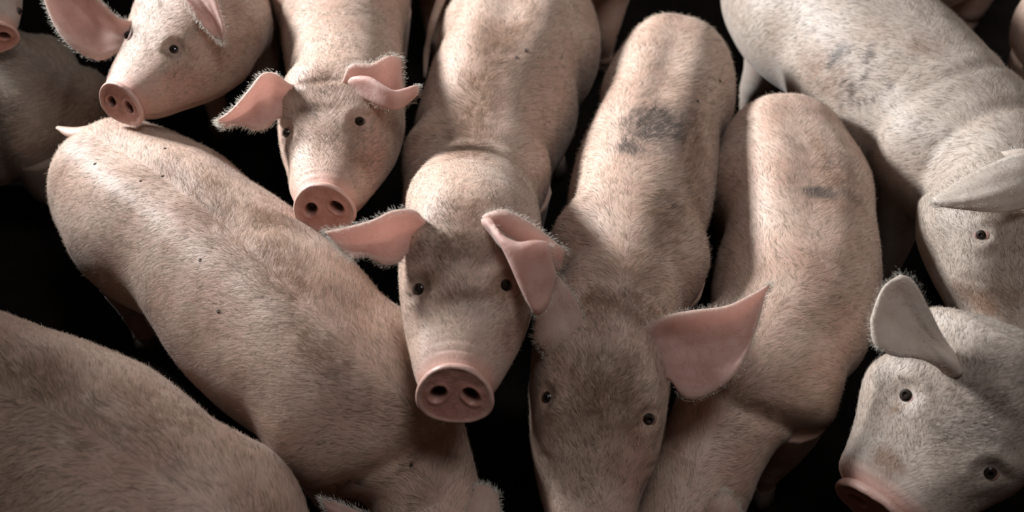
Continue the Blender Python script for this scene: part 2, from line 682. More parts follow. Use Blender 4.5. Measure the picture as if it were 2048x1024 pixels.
    def patch_vals(P):
        res = {k: np.zeros(len(P)) for k in ('dirt_shade', 'pink', 'tan')}
        for (kind, h, ax, ay, fx, fy, stg, nn) in pg.patches:
            dd_ = P - h
            q_ = np.sqrt((dd_ @ ax / fx) ** 2 + (dd_ @ ay / fy) ** 2 + (dd_ @ nn / (max(fx, fy) * 1.5)) ** 2)
            q_ = q_ + 0.45 * np.array([noise.noise(Vector(p_) * 30) for p_ in P]) * (q_ < 2.5)
            res[kind] = np.maximum(res[kind], stg * (1.4 if kind == "tan" else 1.6 if kind == "dirt_shade" else 1) * np.clip(1.35 - q_, 0, 1) ** 1.2)
        return res
    dband = sp.get('band', 0.5)

    def dorsal(P, dt_, u_):
        m_ = np.array([noise.noise(Vector(p_) * 9 + seed) for p_ in P])
        return dband * gauss(dt_, sp.get('band_at', 10), 20) * np.clip(0.55 + 1.5 * m_, 0, 1) * np.clip((u_ - 0.12) / 0.15, 0, 1)
    pg.dorsal = dorsal
    pv = patch_vals(Vf)
    uu_ = np.repeat(tu, NC)
    sgd = np.tile((deg - 90 + 180) % 360 - 180, nr)      # signed angle from the back line
    pv['tan'][:nr * NC] = np.maximum(pv['tan'][:nr * NC], dorsal(Vf[:nr * NC], sgd * sp.get('band_side', 1), uu_) * np.repeat(ish < 0.5, NC))
    for k in pv:
        at_d[k] = np.maximum(at_d[k], pv[k])
    # pink skin round the snout rim and bare flush between legs
    hx_v = np.repeat(hxr * (ish > 0.5), NC)
    hv = np.zeros(len(Vf))
    hv[:nr * NC] = hx_v
    at_d['pink'] = np.maximum(at_d['pink'], 0.75 * np.clip((hv - 0.318) / 0.03, 0, 1))
    body = mesh_obj('body', Vf, F, SKIN_GREY if sp.get('grey') else SKIN_SHADE_TONED if sp.get('shade_toned') else SKIN, root, base, at_d)
    pg.body = body
    for k, (foot, Th) in enumerate(hooves):
        v, f = [], []
        prof = [(0.028, 0.05), (0.034, 0.03), (0.038, 0.0)]
        sd = np.array([-Th[1], Th[0], 0])
        for (r_, z_) in prof:
            for j in range(12):
                a = 2 * math.pi * j / 12
                notch = 1 - 0.35 * math.exp(-((math.sin(a)) / 0.25) ** 2) * (math.cos(a) > 0)
                v.append(foot + Th * (r_ * 1.15 * math.cos(a) * notch + 0.01) + sd * r_ * math.sin(a) + Z * z_)
        f = grid_faces(3, 12) + [tuple(range(12))[::-1], tuple(range(24, 36))]
        mesh_obj('hoof', v, f, HOOF, root, base)

    pg.noh = []                                          # (centre, radius) kept free of hair
    if hd:
        make_snout(pg, S * hd.get('disc_k', 1.0), sp)
        for (px, py) in hd.get('eyes', []):
            make_eye(pg, px, py, S * hd.get('eye_k', 1.0), hd.get('mirror_eye'))
    for e in sp.get('ears', []):
        make_ear(pg, e)
        if e.get('pair'):
            make_ear(pg, e, True)
    if 'tail' in sp:
        P = [at(px, py, z_) for (px, py, z_) in sp['tail'][0]]
        v, f = tube(P, sp['tail'][1], 10, 0.6)
        mesh_obj('tail', v, f, SKIN, root, base)
    for (px, py, rp) in sp.get('moles', []):
        h, nn = hit(px, py)
        if h is None:
            continue
        rr = rp * depth_of(h) / FPX
        a = nrm(np.cross(nn, [0.3, 0.2, 0.9]))
        b = np.cross(nn, a)
        v = [h + nn * rr * 0.5]
        for (r_, z_) in ((0.6, 0.4), (1.0, 0.05), (1.1, -0.3)):
            for j in range(8):
                t_ = 2 * math.pi * j / 8
                k_ = 1 + 0.25 * math.sin(2 * t_ + rp)
                v.append(h + (a * math.cos(t_) * k_ + b * math.sin(t_)) * rr * r_ + nn * rr * z_)
        f = [(0, 1 + j, 1 + (j + 1) % 8) for j in range(8)]
        f += [tuple(1 + q_ for q_ in ff) for ff in grid_faces(3, 8)]
        mesh_obj('mole', v, f, MOLE, root, base)
    # hair
    if HAIR and sp.get('hair', 1) > 0:
        make_hair(pg, sp, V, Q, tu, ish, hxr, dtop, patch_vals)
    return pg


def make_snout(pg, S, sp):
    ry, rz = 0.068 * S, 0.062 * S
    NRr, NA = 30, 72
    V, pink, dirt_shade = [], [], []
    c0 = pg.Dc
    for i in range(NRr):
        q = i / (NRr - 1)
        for j in range(NA):
            a = 2 * math.pi * j / NA
            # face of the disc for q<0.7, then over the rim and back
            if q < 0.72:
                r = q / 0.72 * 0.93
                h = 0.0015 + 0.004 * r ** 4
            else:
                t = (q - 0.72) / 0.28 * math.pi
                r = 0.93 + 0.085 * math.sin(t)
                h = 0.0055 - 0.0075 * (1 - math.cos(t))
            ca, sa = math.cos(a), math.sin(a)
            yy = r * sgn(ca) * abs(ca) ** 0.88
            zz = r * sgn(sa) * abs(sa) ** 0.92
            yy *= 1 - 0.16 * zz - 0.05 * (zz > 0.3) * (zz - 0.3)
            # nostrils: slanted oval pits
            pit = 0
            for sg in (-1, 1):
                dy, dz = (yy - sg * 0.43), (zz + 0.02)
                ry_ = dy * 0.90 + sg * dz * 0.42
                rz_ = -sg * dy * 0.42 + dz * 0.90
                g = (ry_ / 0.165) ** 2 + (rz_ / 0.23) ** 2
                pit = max(pit, 1 / (1 + g ** 4))
                h += 0.0035 * math.exp(-((math.sqrt(g) - 1.35) / 0.35) ** 2) * (q < 0.72)
            if q < 0.72:
                h -= 0.024 * pit
            h += 0.0012 * noise.noise(Vector((yy * 4, zz * 4, sp['seed'])))
            V.append(c0 + pg.s * yy * ry + pg.dn * zz * rz + pg.dd * (h * S + 0.004 * S))
            pink.append(0.9 * min(1, max(0, (r - 0.80) / 0.15)))
            dirt_shade.append(min(1, pit * 1.1) if q < 0.72 else 0)  # pits coloured dark for the shade inside the nostrils
    F = grid_faces(NRr, NA)
    o = mesh_obj('snout', V, F, SNOUT, pg.root, pg.base, {'pink': pink, 'dirt_shade': dirt_shade})
    o['label'] = 'round pink snout disc with two nostrils'
    pg.noh.append((c0, 0.075 * S))


def sgn(x):
    return 1 if x >= 0 else -1


def make_eye(pg, px, py, S, mirror=False):
    h, n = pg.hit(px, py)
    if h is None:
        print('eye missed', pg.root.name, px, py)
        return
    build_eye(pg, h, n, S)
    if mirror:                             # its fellow on the far side of the face
        m = h - pg.s * 2 * np.dot(h - pg.Dc, pg.s)
        q = pg.bvh.find_nearest(Vector(m))
        build_eye(pg, np.array(q[0]), np.array(q[1]), S)


def build_eye(pg, h, n, S):
    R = 0.0125 * S
    fw = pg.d - n * np.dot(pg.d, n)
    fw = nrm(fw)
    up = nrm(np.cross(n, fw))
    if np.dot(up, pg.n) < 0:
        up = -up
    # eyeball
    c = h - n * R * 0.45
    V = []
    for i in range(1, 9):
        a = math.pi * i / 9
        for j in range(16):
            b = 2 * math.pi * j / 16
            V.append(c + R * (n * math.cos(a) + (fw * math.cos(b) + up * math.sin(b)) * math.sin(a)))
    F = grid_faces(8, 16) + [tuple(range(16)), tuple(range(112, 128))[::-1]]
    eb = mesh_obj('eye', V, F, EYE, pg.root, pg.base)
    # lids: an almond ring of skin lying over the ball
    V, F = [], []
    NA, NB = 28, 10
    for i in range(NA):
        a = 2 * math.pi * i / NA
        ca, sa = math.cos(a), math.sin(a)
        ex, ez = 1.05 * ca, 0.80 * sa * (1 - 0.25 * abs(ca)) * (1.0 if sa > 0 else 0.9)
        rr = 0.28 if sa > 0 else 0.20
        cen = h + (fw * ex + up * ez) * R * 1.0 + n * R * (0.12 - 0.20 * ca * ca)
        outw = nrm(fw * ca + up * sa)
        for j in range(NB):
            b = 2 * math.pi * j / NB
            V.append(cen + (outw * (math.cos(b) * 1.5 + 0.9) + n * math.sin(b) * 0.45) * R * rr - n * R * 0.10)
    F = [(i * NB + j, i * NB + (j + 1) % NB, ((i + 1) % NA) * NB + (j + 1) % NB, ((i + 1) % NA) * NB + j)
         for i in range(NA) for j in range(NB)]
    z = np.zeros(len(V))
    mesh_obj('eyelid', V, F, LID, eb, pg.base)
    pg.noh.append((h, R * 1.25))


def make_ear(pg, e, mirrored=False):
    """an ear is a cupped sheet through edge curves; each point is (pixel x, pixel y, metres nearer than the root)"""
    bx, by = e['root']
    h, n = pg.hit(bx, by)
    if h is None:
        print('ear root missed', bx, by)
        dep = e.get('depth', 2.3)
    else:
        dep = depth_of(h)
    dep -= e.get('near', 0)
    curves = [np.array([at_depth(x, y, dep - o) for (x, y, o) in c]) for c in e['curves']]
    if mirrored:
        curves = [c - np.outer((c - pg.Dc) @ pg.s, pg.s) * 2 for c in curves]
        e = dict(e, flip=not e.get('flip'))
    # the root runs on into the head
    push = nrm(np.mean([c[0] for c in curves], axis=0) - (pg.Dc - pg.d * 0.27 if hasattr(pg, 'Dc') else np.mean([c[0] for c in curves], axis=0) + FWD)) * -0.025
    curves = [np.vstack([c[0] + (c[0] - c[1]) * 0.35 + push, c]) for c in curves]
    na = 26
    rows = []
    for c in curves:
        ts = np.cumsum([0] + [np.linalg.norm(c[i + 1] - c[i]) for i in range(len(c) - 1)])
        rows.append(hermite(c, ts / ts[-1], np.linspace(0, 1, na)))
    rows = np.array(rows)                                    # ncurve, na, 3
    nb = 8 * (len(curves) - 1) + 1
    G = np.array([hermite(rows[:, i], np.linspace(0, 1, len(curves)), np.linspace(0, 1, nb)) for i in range(na)])
    du = np.gradient(G, axis=0)
    dv = np.gradient(G, axis=1)
    N = np.cross(du, dv)
    N /= np.linalg.norm(N, axis=2, keepdims=True) + 1e-9
    # inner face looks the way it is told
    if e.get('flip'):
        N = -N
    cup = e.get('cup', 0.0)
    b = np.linspace(0, 1, nb)
    a = np.linspace(0, 1, na)
    G = G - N * (cup * (4 * b * (1 - b))[None, :, None] * (1 - 0.5 * a)[:, None, None])
    # gentle ribs
    G = G + N * (0.0012 * np.sin(b * 22)[None, :, None] * np.sin(a * math.pi)[:, None, None])
    th = e.get('th', 0.008)
    edge = np.minimum(1, np.minimum(b, 1 - b)[None, :] * 9 + 0.55) * np.minimum(1, (1 - a)[:, None] * 9 + 0.55)
    th_ = (th * (1 + 0.8 * (1 - a) ** 2))[:, None] * edge
    A = G + N * th_[..., None] * 0.5
    B = G - N * th_[..., None] * 0.5
    V = np.vstack([A.reshape(-1, 3), B.reshape(-1, 3)])
    off = na * nb
    F = []
    for i in range(na - 1):
        for j in range(nb - 1):
            q = (i * nb + j, i * nb + j + 1, (i + 1) * nb + j + 1, (i + 1) * nb + j)
            F.append(q)
            F.append(tuple(off + x for x in q[::-1]))
    ring = [j for j in range(nb)] + [i * nb + nb - 1 for i in range(1, na)] + \
           [(na - 1) * nb + j for j in range(nb - 2, -1, -1)] + [i * nb for i in range(na - 2, 0, -1)]
    for k in range(len(ring)):
        r0, r1 = ring[k], ring[(k + 1) % len(ring)]
        F.append((r1, r0, off + r0, off + r1))
    rim = np.maximum(0, 1 - edge)[..., None][..., 0]
    aa, bb = np.meshgrid(a, b, indexing='ij')
    fade = np.clip(aa / 0.22, 0, 1) * np.clip(np.minimum(bb, 1 - bb) / 0.10, 0, 1) * np.clip((1 - aa) / 0.08, 0, 1)
    inner = np.concatenate([(0.15 + 0.85 * fade).ravel(), np.zeros(off)])
    o = mesh_obj('ear', V, F, EAR_GREY if pg.grey else EAR, pg.root, pg.base, {'inner': inner})
    # hair fringe along the edge and down on the outer face
    if HAIR:
        P, D = [], []
        edges = [(i, 0) for i in range(2, na)] + [(i, nb - 1) for i in range(2, na)] + [(na - 1, j) for j in range(nb)]
        mid = G.mean(axis=(0, 1))
        for (i, j) in edges:
            for _ in range(20):
                p = G[i, j] + rng.normal(0, 0.0035, 3)
                outw = nrm(G[i, j] - G[min(i, na - 1) if j not in (0, nb - 1) else i, nb // 2] + 1e-6)
                if i == na - 1:
                    outw = nrm(G[na - 1, j] - G[na - 4, j])
                tip = nrm(G[-1, nb // 2] - G[0, nb // 2])
                P.append(p)
                D.append(nrm(outw * 0.6 + tip * 0.7 + rng.normal(0, 0.35, 3)))
        for _ in range(700):
            i, j = rng.integers(1, na - 1), rng.integers(0, nb)
            p = B[i, j] + (B[i + 1, j] - B[i, j]) * rng.random() + rng.normal(0, 0.002, 3)
            tip = nrm(G[-1, nb // 2] - G[0, nb // 2])
            P.append(p)
            D.append(nrm(tip - N[i, j] * 0.35 + rng.normal(0, 0.3, 3)))
        P, D = np.array(P), np.array(D)
        colr = np.array([0.80, 0.74, 0.66]) * rng.uniform(0.75, 1.05, (len(P), 1))
        hair_mesh('fringe', P, D, np.array([N[0, 0]] * len(P)), rng.uniform(0.003, 0.009, len(P)), 0.0005, colr, o, pg.base)


def hair_mesh(name, P, D, N, L, wd, colr, parent, base):
    """bristles: tapered bent blades, one object that nobody could count"""
    n = len(P)
    W = np.cross(D, N)
    W /= np.linalg.norm(W, axis=1, keepdims=True) + 1e-9
    if np.isscalar(wd):
        wd = np.full(n, wd)
    mid = P + D * (L * 0.55)[:, None]
    Dt = D - N * 0.45
    Dt /= np.linalg.norm(Dt, axis=1, keepdims=True)
    tip = mid + Dt * (L * 0.45)[:, None]
    h = (W * wd[:, None])
    V = np.stack([P - h * 0.5, P + h * 0.5, mid - h * 0.38, mid + h * 0.38, tip], axis=1).reshape(-1, 3)
    i0 = np.arange(n)[:, None] * 5
    F = np.concatenate([i0 + np.array([0, 1, 3]), i0 + np.array([0, 3, 2]), i0 + np.array([2, 3, 4])], axis=1).reshape(-1, 3)
    c4 = np.concatenate([colr, np.ones((n, 1))], axis=1)
    o = mesh_obj(name, V, F, HAIRM, parent, base, {'hcol': np.repeat(c4, 5, axis=0)})
    o['kind'] = 'stuff'
    return o


def make_hair(pg, sp, V, Q, tu, ish, hxr, dtop, patch_vals):
    nr = len(V)
    A, B = V[:-1], V[1:]
    A2, B2 = np.roll(A, -1, axis=1), np.roll(B, -1, axis=1)
    cr = np.cross(A2 - A, B - A)
    ar = np.linalg.norm(cr, axis=2)
    Nn = cr / (ar[..., None] + 1e-12)
    # outward
    ctr = Q[:-1, None, :3]
    flip = np.sum(Nn * ((A + B2) / 2 - ctr), axis=2) < 0
    Nn[flip] *= -1
    headm = (ish[:-1] > 0.5)[:, None]
    # only the upper side shows
    dt = dtop[None, :]
    up = np.clip((Nn[..., 2] + 0.25) / 0.3, 0, 1)
    dens = up * np.where(headm, 2.0, 1.0)
    dens = dens * np.where(headm & (hxr[:-1, None] > 0.30), 0.5, 1.0)
    prob = (ar * dens).ravel()
    total = prob.sum()
    ntot = int(min(60000, total * 48000) * sp.get('hair', 1) * HAIR_MUL)
    idx = rng.choice(prob.size, ntot, p=prob / total)
    ii, jj = idx // NC, idx % NC
    r1, r2 = rng.random(ntot)[:, None], rng.random(ntot)[:, None]
    j2 = (jj + 1) % NC
    P = (V[ii, jj] * (1 - r1) + V[ii, j2] * r1) * (1 - r2) + (V[ii + 1, jj] * (1 - r1) + V[ii + 1, j2] * r1) * r2
    N = Nn[ii, jj]
    back = V[ii, jj] - V[ii + 1, jj]
    back /= np.linalg.norm(back, axis=1, keepdims=True) + 1e-9
    cir = V[ii, j2] - V[ii, jj]
    cir /= np.linalg.norm(cir, axis=1, keepdims=True) + 1e-9
    down = np.where((np.cos(2 * np.pi * (jj + 0.5) / NC) > 0), -1.0, 1.0)[:, None] * cir
    # flow: to the rear and down the flanks, wandering in clumps
    Pn = P * 9.0
    c1 = np.array([noise.noise(Vector(p)) for p in Pn])
    c2 = np.array([noise.noise(Vector(p) * 5.0 + Vector((5, 3, 1))) for p in Pn])
    hd_ = ish[ii] > 0.5
    fl = 0.55 + 0.35 * np.clip(dtop[jj] / 60, 0, 1)
    ang = c1 * 1.2 + c2 * 0.8
    D = back * np.cos(ang)[:, None] + down * (fl * 0.9)[:, None] + cir * np.sin(ang)[:, None]
    D[hd_] = (back * 0.9 + down * 0.25 + cir * (c1 * 0.8 + c2 * 0.9)[:, None])[hd_]
    D /= np.linalg.norm(D, axis=1, keepdims=True) + 1e-9
    lift = np.where(hd_, 0.22, 0.13) + 0.09 * rng.normal(size=ntot)
    D = D + N * np.clip(lift, 0.03, 0.9)[:, None] + rng.normal(0, 0.13, (ntot, 3))
    D /= np.linalg.norm(D, axis=1, keepdims=True)
    L = rng.uniform(0.010, 0.024, ntot) * np.where(hd_, 0.62, 1.0) * sp.get('hair_len', 1)
    L *= np.where(hd_ & (hxr[ii] > 0.28), 0.6, 1)
    keep = np.ones(ntot, bool)
    for (c, r) in pg.noh:
        keep &= np.linalg.norm(P - c, axis=1) > r
    pv = patch_vals(P)
    sg_ = ((np.degrees(2 * np.pi * (jj + 0.5) / NC) - 90 + 180) % 360 - 180) * sp.get('band_side', 1)
    dors = pg.dorsal(P, sg_, tu[ii]) * (~hd_)
    pv['tan'] = np.maximum(pv['tan'], dors)
    L = L * (1 + 0.7 * dors)
    base = np.array(sp.get('hair_col', (0.59, 0.47, 0.375)))
    if sp.get('grey'):
        base = base * np.array([0.80, 0.83, 0.85])
    tone = np.clip(0.82 + 0.26 * rng.normal(size=ntot) * 0.8 + 0.35 * c2, 0.35, 1.3)[:, None]
    colr = base * tone
    tan = (np.array([0.31, 0.195, 0.125]) * tone)
    pt_ = np.clip(pv['tan'] * (1.0 + 0.6 * c2), 0, 1)[:, None]
    colr = colr * (1 - pt_) + tan * pt_
    dk = np.clip(pv['dirt_shade'] * (1.0 + 0.9 * c2), 0, 1)[:, None]
    colr = colr * (1 - dk) + np.array([0.135, 0.105, 0.088]) * tone * dk
    colr = np.clip(colr, 0.01, 0.85)
    hair_mesh('hair', P[keep], D[keep], N[keep], L[keep], rng.uniform(0.00035, 0.0007, keep.sum()), colr[keep], pg.root, pg.base)


# ------------------------------------------------------------------ floor
v = [(-6, -5, 0), (6, -5, 0), (6, 7, 0), (-6, 7, 0), (-6, -5, -0.2), (6, -5, -0.2), (6, 7, -0.2), (-6, 7, -0.2)]
fl = mesh_obj('floor', v, [(0, 1, 2, 3), (7, 6, 5, 4), (0, 4, 5, 1), (1, 5, 6, 2), (2, 6, 7, 3), (3, 7, 4, 0)], FLOOR, smooth=False)
fl['kind'] = 'structure'
fl['label'] = 'dark wet concrete floor of the pen under the pigs'

# low concrete walls of the pen, plus added shade blockers on the left
def slab(name, x0, x1, y0, y1, z0, z1, label):
    v = [(x0, y0, z0), (x1, y0, z0), (x1, y1, z0), (x0, y1, z0), (x0, y0, z1), (x1, y0, z1), (x1, y1, z1), (x0, y1, z1)]
    f = [(3, 2, 1, 0), (4, 5, 6, 7), (0, 1, 5, 4), (1, 2, 6, 5), (2, 3, 7, 6), (3, 0, 4, 7)]
    o = mesh_obj(name, v, f, FLOOR, smooth=False)
    o['kind'] = 'structure'
    o['label'] = label


slab('wall_back', -3.4, 3.4, 3.6, 3.75, 0, 1.1, 'low dark concrete pen wall far behind the pigs')
slab('shade_wall_left', -1.9, -1.75, -2.6, 0.74, 0, 2.7, 'unseen tall partition added on the left to shade the corner pig')  # added out of view to keep window light off the bottom left pig
slab('shade_divider_1', -1.9, -1.75, 1.05, 1.95, 0, 1.30, 'unseen low divider added on the left to shade the upright-eared pig')  # added out of view, sized to shade the top left pig's face
slab('wall_right', 3.25, 3.4, -2.6, 3.6, 0, 1.1, 'low dark concrete pen wall right of the pigs')
slab('wall_front', -3.4, 3.4, -2.75, -2.6, 0, 1.1, 'low dark concrete pen wall behind the camera')

# ------------------------------------------------------------------ the animals
PIGS = {}

PIGS['E'] = dict(
    seed=1, label='pig in the centre facing the camera, one ear folded forward over its cheek',
    S=1.05,
    torso=[(1050, 60, 140, 0.45), (1010, 180, 150, 0.46), (965, 300, 140, 0.46), (942, 400, 136, 0.50)],
    head=dict(disc=(910, 785, 0.69), disc_k=0.92, az=-4, pitch=0, roll=0, tilt=20, wide=0.93,
              eyes=[(838, 578), (1012, 570)]),
    ears=[dict(root=(838, 455), curves=[
              [(850, 440, 0), (826, 421, .03), (784, 424, .04), (746, 441, .04), (690, 456, .03), (650, 463, .02)],
              [(838, 470, -.01), (815, 465, -.01), (780, 475, -.01), (745, 485, 0), (700, 490, .01), (672, 486, .02)],
              [(815, 505, 0), (800, 522, .01), (770, 528, .02), (735, 511, .03), (720, 512, .03), (705, 518, .03)]]),
          dict(root=(1000, 450), flip=True, curves=[
              [(968, 430, 0), (1005, 420, .02), (1045, 437, .02), (1090, 468, .01), (1132, 502, 0)],
              [(985, 455, -.01), (1012, 500, -.01), (1050, 528, -.01), (1085, 540, -.01), (1118, 540, -.01)],
              [(978, 445, .02), (1003, 478, .06), (1035, 492, .07), (1070, 485, .07), (1098, 488, .06)],
              [(1022, 505, .03), (1048, 570, .05), (1072, 630, .05), (1094, 615, .05), (1112, 550, .05)]])],
    patches=[('tan', 940, 425, 110, 50, 0, .6), ('tan', 925, 495, 95, 40, 0, 1.0), ('tan', 860, 560, 30, 40, 0, .6), ('tan', 925, 590, 60, 18, 0, .7), ('tan', 940, 190, 32, 90, 0, .6), ('tan', 1020, 560, 45, 60, 0, .6), ('pink', 1020, 690, 40, 60, 0, .6)],
    moles=[(1052, 101, 5), (1033, 115, 4)],
    cheek=0.6,
    fold=0.3,
    band=0.9, band_at=0,
)
PIGS['D'] = dict(
    seed=2, label='pig with backlit bent ears gazing up at the camera, left of the centre pig',
    S=0.97, crease=1,
    torso=[(690, -330, 110, 0.46), (690, -170, 118, 0.46), (688, -50, 124, 0.46), (684, 60, 122, 0.50)],
    head=dict(disc=(648, 413, 0.63), disc_k=0.94, wide=1.0, az=-2, pitch=2, roll=-9, tilt=12,
              eyes=[(573, 266), (719, 243)]),
    ears=[dict(root=(578, 190), curves=[
              [(575, 165, 0), (550, 147, .02), (525, 148, .03), (500, 178, .03), (465, 218, .03), (434, 240, .02)],
              [(565, 195, -.01), (545, 190, -.01), (525, 200, 0), (505, 215, 0), (475, 235, .01), (440, 248, .02)],
              [(552, 238, 0), (540, 252, .01), (513, 260, .02), (490, 252, .02), (475, 249, .02), (450, 254, .02)]]),
          dict(root=(715, 165), flip=True, curves=[
              [(685, 160, 0), (700, 130, .01), (745, 127, .02), (775, 112, .02), (802, 115, .01)],
              [(705, 165, 0), (735, 180, -.01), (765, 195, -.01), (790, 195, -.01), (808, 185, 0)],
              [(712, 160, .02), (740, 160, .04), (765, 175, .05), (790, 185, .05), (834, 172, .03)],
              [(735, 200, .01), (760, 212, .03), (785, 219, .04), (805, 215, .04), (836, 190, .03)]])],
    patches=[('tan', 640, 165, 70, 30, -10, .7), ('tan', 635, 215, 60, 12, -5, .7), ('pink', 745, 320, 50, 90, 0, .5), ('tan', 700, 300, 60, 70, 0, .5)],
    cheek=0.4,
)
PIGS['F'] = dict(
    seed=3, label='pig with a grey smudge on its back and one pink ear spread wide',
    S=1.08,
    torso=[(1350, 135, 105, 0.46), (1325, 230, 124, 0.46), (1298, 330, 133, 0.46), (1275, 430, 140, 0.46), (1256, 520, 142, 0.47), (1240, 600, 128, 0.49)],
    head=dict(disc=(1178, 1105, 0.38), az=-5, pitch=-22, roll=6, tilt=5, wide=0.92,
              eyes=[(1095, 795), (1297, 838)]),
    ears=[dict(root=(1310, 690), flip=True, curves=[
              [(1290, 655, 0), (1335, 632, .02), (1385, 622, .03), (1455, 612, .03), (1505, 588, .02), (1540, 568, .01)],
              [(1320, 690, -.01), (1350, 680, -.01), (1400, 670, 0), (1450, 660, .01), (1490, 640, .01), (1530, 590, .01)],
              [(1335, 725, -.01), (1365, 725, 0), (1410, 720, .01), (1450, 710, .02), (1485, 690, .02), (1517, 640, .02)],
              [(1342, 760, 0), (1360, 787, .02), (1385, 798, .03), (1430, 780, .04), (1470, 748, .04), (1500, 695, .03)]]),
          dict(root=(1140, 655), flip=True, curves=[
              [(1165, 640, 0), (1158, 612, .01), (1138, 578, .02), (1113, 546, .02)],
              [(1130, 670, .01), (1118, 640, .01), (1105, 600, .02), (1100, 560, .02)],
              [(1085, 700, 0), (1070, 680, .02), (1075, 630, .03), (1090, 575, .03)]])],
    patches=[('dirt_shade', 1312, 250, 66, 60, -60, 1.2), ('dirt_shade', 1258, 295, 26, 26, 0, 1.0), ('tan', 1385, 290, 45, 190, 5, .6), ('tan', 1330, 420, 60, 90, 0, .65),
             ('tan', 1250, 610, 110, 55, 0, .8), ('tan', 1210, 770, 85, 130, 0, .75), ('pink', 1275, 950, 40, 90, 0, .5), ('dirt_shade', 1350, 412, 22, 10, -20, .4)],
    moles=[(1230, 147, 4), (1440, 162, 4), (1395, 202, 5)],
    cheek=0.2,
    band=0.9, band_side=1, band_at=12,
    hair_len=1.25,
)
PIGS['A'] = dict(
    seed=4, label='pig at the top left with one big upright ear, snout turned to the left',
    S=0.95,
    torso=[(395, -330, 98, 0.46), (410, -200, 103, 0.46), (428, -80, 103, 0.46), (438, 30, 102, 0.50)],
    head=dict(disc=(243, 205, 0.66), az=-26, pitch=2, roll=-4, tilt=8, disc_k=0.86,
              mirror_eye=True, eyes=[(348, 98)]),
    ears=[dict(root=(256, 70), curves=[
              [(236, 35, 0), (208, 10, .01), (170, -25, .02), (110, -55, .02)],
              [(236, 70, -.01), (195, 55, -.02), (150, 10, -.01), (95, -40, 0)],
              [(236, 106, 0), (200, 119, .02), (150, 98, .04), (110, 52, .04), (80, -25, .03)]]),
          dict(root=(345, 5), flip=True, curves=[
              [(395, -50, 0), (425, -20, .02), (440, 20, .03), (450, 55, .03), (447, 85, .03)],
              [(370, -40, 0), (395, -10, .01), (415, 20, .02), (430, 50, .02), (440, 80, .03)],
              [(345, -20, .01), (365, 0, .03), (385, 25, .04), (405, 50, .04), (430, 75, .03)]])],
    patches=[('tan', 250, 75, 24, 14, 0, .5), ('tan', 335, 112, 22, 6, 25, .7), ('pink', 350, 180, 70, 50, 0, .5)],
)
PIGS['J'] = dict(
    seed=5, label='large pale pig diagonally across the left, tail at its rump, head below the frame',
    torso=[(235, 375, 132, 0.44), (345, 460, 165, 0.45), (470, 565, 178, 0.46), (590, 680, 188, 0.46), (690, 780, 188, 0.44), (775, 860, 165, 0.41), (835, 935, 122, 0.37)],
    S=0.95, cheek=0, head=dict(from_neck=(7, 0.46, 0.17), pitch=-30, tilt=5),
    tail=[[(215, 290, .55), (185, 265, .56), (150, 266, .55), (115, 255, .54)], [.022, .02, .019, .005]],
    ears=[dict(root=(900, 1030), curves=[
              [(915, 1060, 0), (935, 1015, -.03), (952, 972, -.06)],
              [(930, 1085, .01), (970, 1025, -.02), (975, 972, -.06)],
              [(940, 1120, 0), (998, 1060, -.03), (996, 990, -.06)]]),
          dict(root=(760, 1035), curves=[
              [(750, 1040, 0), (700, 1015, .0), (642, 996, -.02)],
              [(745, 1065, .01), (700, 1045, .01), (650, 1015, -.01)],
              [(750, 1090, 0), (715, 1080, .0), (670, 1045, -.02)]])],
    patches=[('tan', 400, 420, 90, 45, 40, .6), ('tan', 560, 560, 140, 55, 45, .7), ('tan', 650, 710, 120, 55, 55, .7), ('tan', 545, 440, 70, 45, 35, .8),
             ('dirt_shade', 715, 966, 34, 11, -15, .8), ('tan', 830, 930, 40, 22, -30, .6), ('tan', 730, 800, 80, 40, 40, .4), ('dirt_shade', 430, 425, 40, 12, 40, .35)],  # the patch on the neck fold paints its shade into the skin
    moles=[(437, 622, 5), (330, 297, 4), (325, 352, 3.5), (190, 328, 4), (400, 520, 4), (822, 930, 5), (281, 362, 3)],
    creases=[(5.7, .014, .018)], fold=0,
    band=0.95, band_at=2,
)
PIGS['G'] = dict(
    seed=6, label='pig right of the spread pink ear, rump up and head hidden below',
    torso=[(1566, 305, 122, 0.43), (1588, 410, 149, 0.41), (1595, 530, 157, 0.39), (1576, 645, 158, 0.38), (1515, 750, 146, 0.38), (1452, 845, 108, 0.34)],
    S=0.90, cheek=0, head=dict(from_neck=(-27, 0.48, 0.08), pitch=-30, tilt=5, wide=0.88),
    ears=[dict(root=(1400, 985), curves=[
              [(1400, 1060, 0), (1415, 1010, .01), (1443, 985, .01)],
              [(1440, 1070, .01), (1445, 1020, .02), (1452, 984, .01)],
              [(1485, 1070, 0), (1475, 1015, .01), (1458, 988, .01)]])],
    patches=[('tan', 1655, 350, 60, 140, 0, .65), ('dirt_shade', 1650, 385, 50, 16, 12, 1.2), ('dirt_shade', 1655, 320, 8, 30, 0, .5), ('tan', 1640, 560, 70, 110, 0, .35), ('tan', 1520, 815, 110, 22, 8, .6)],
    creases=[(4.9, .014, .020)], fold=0,
    band=0.4,
)
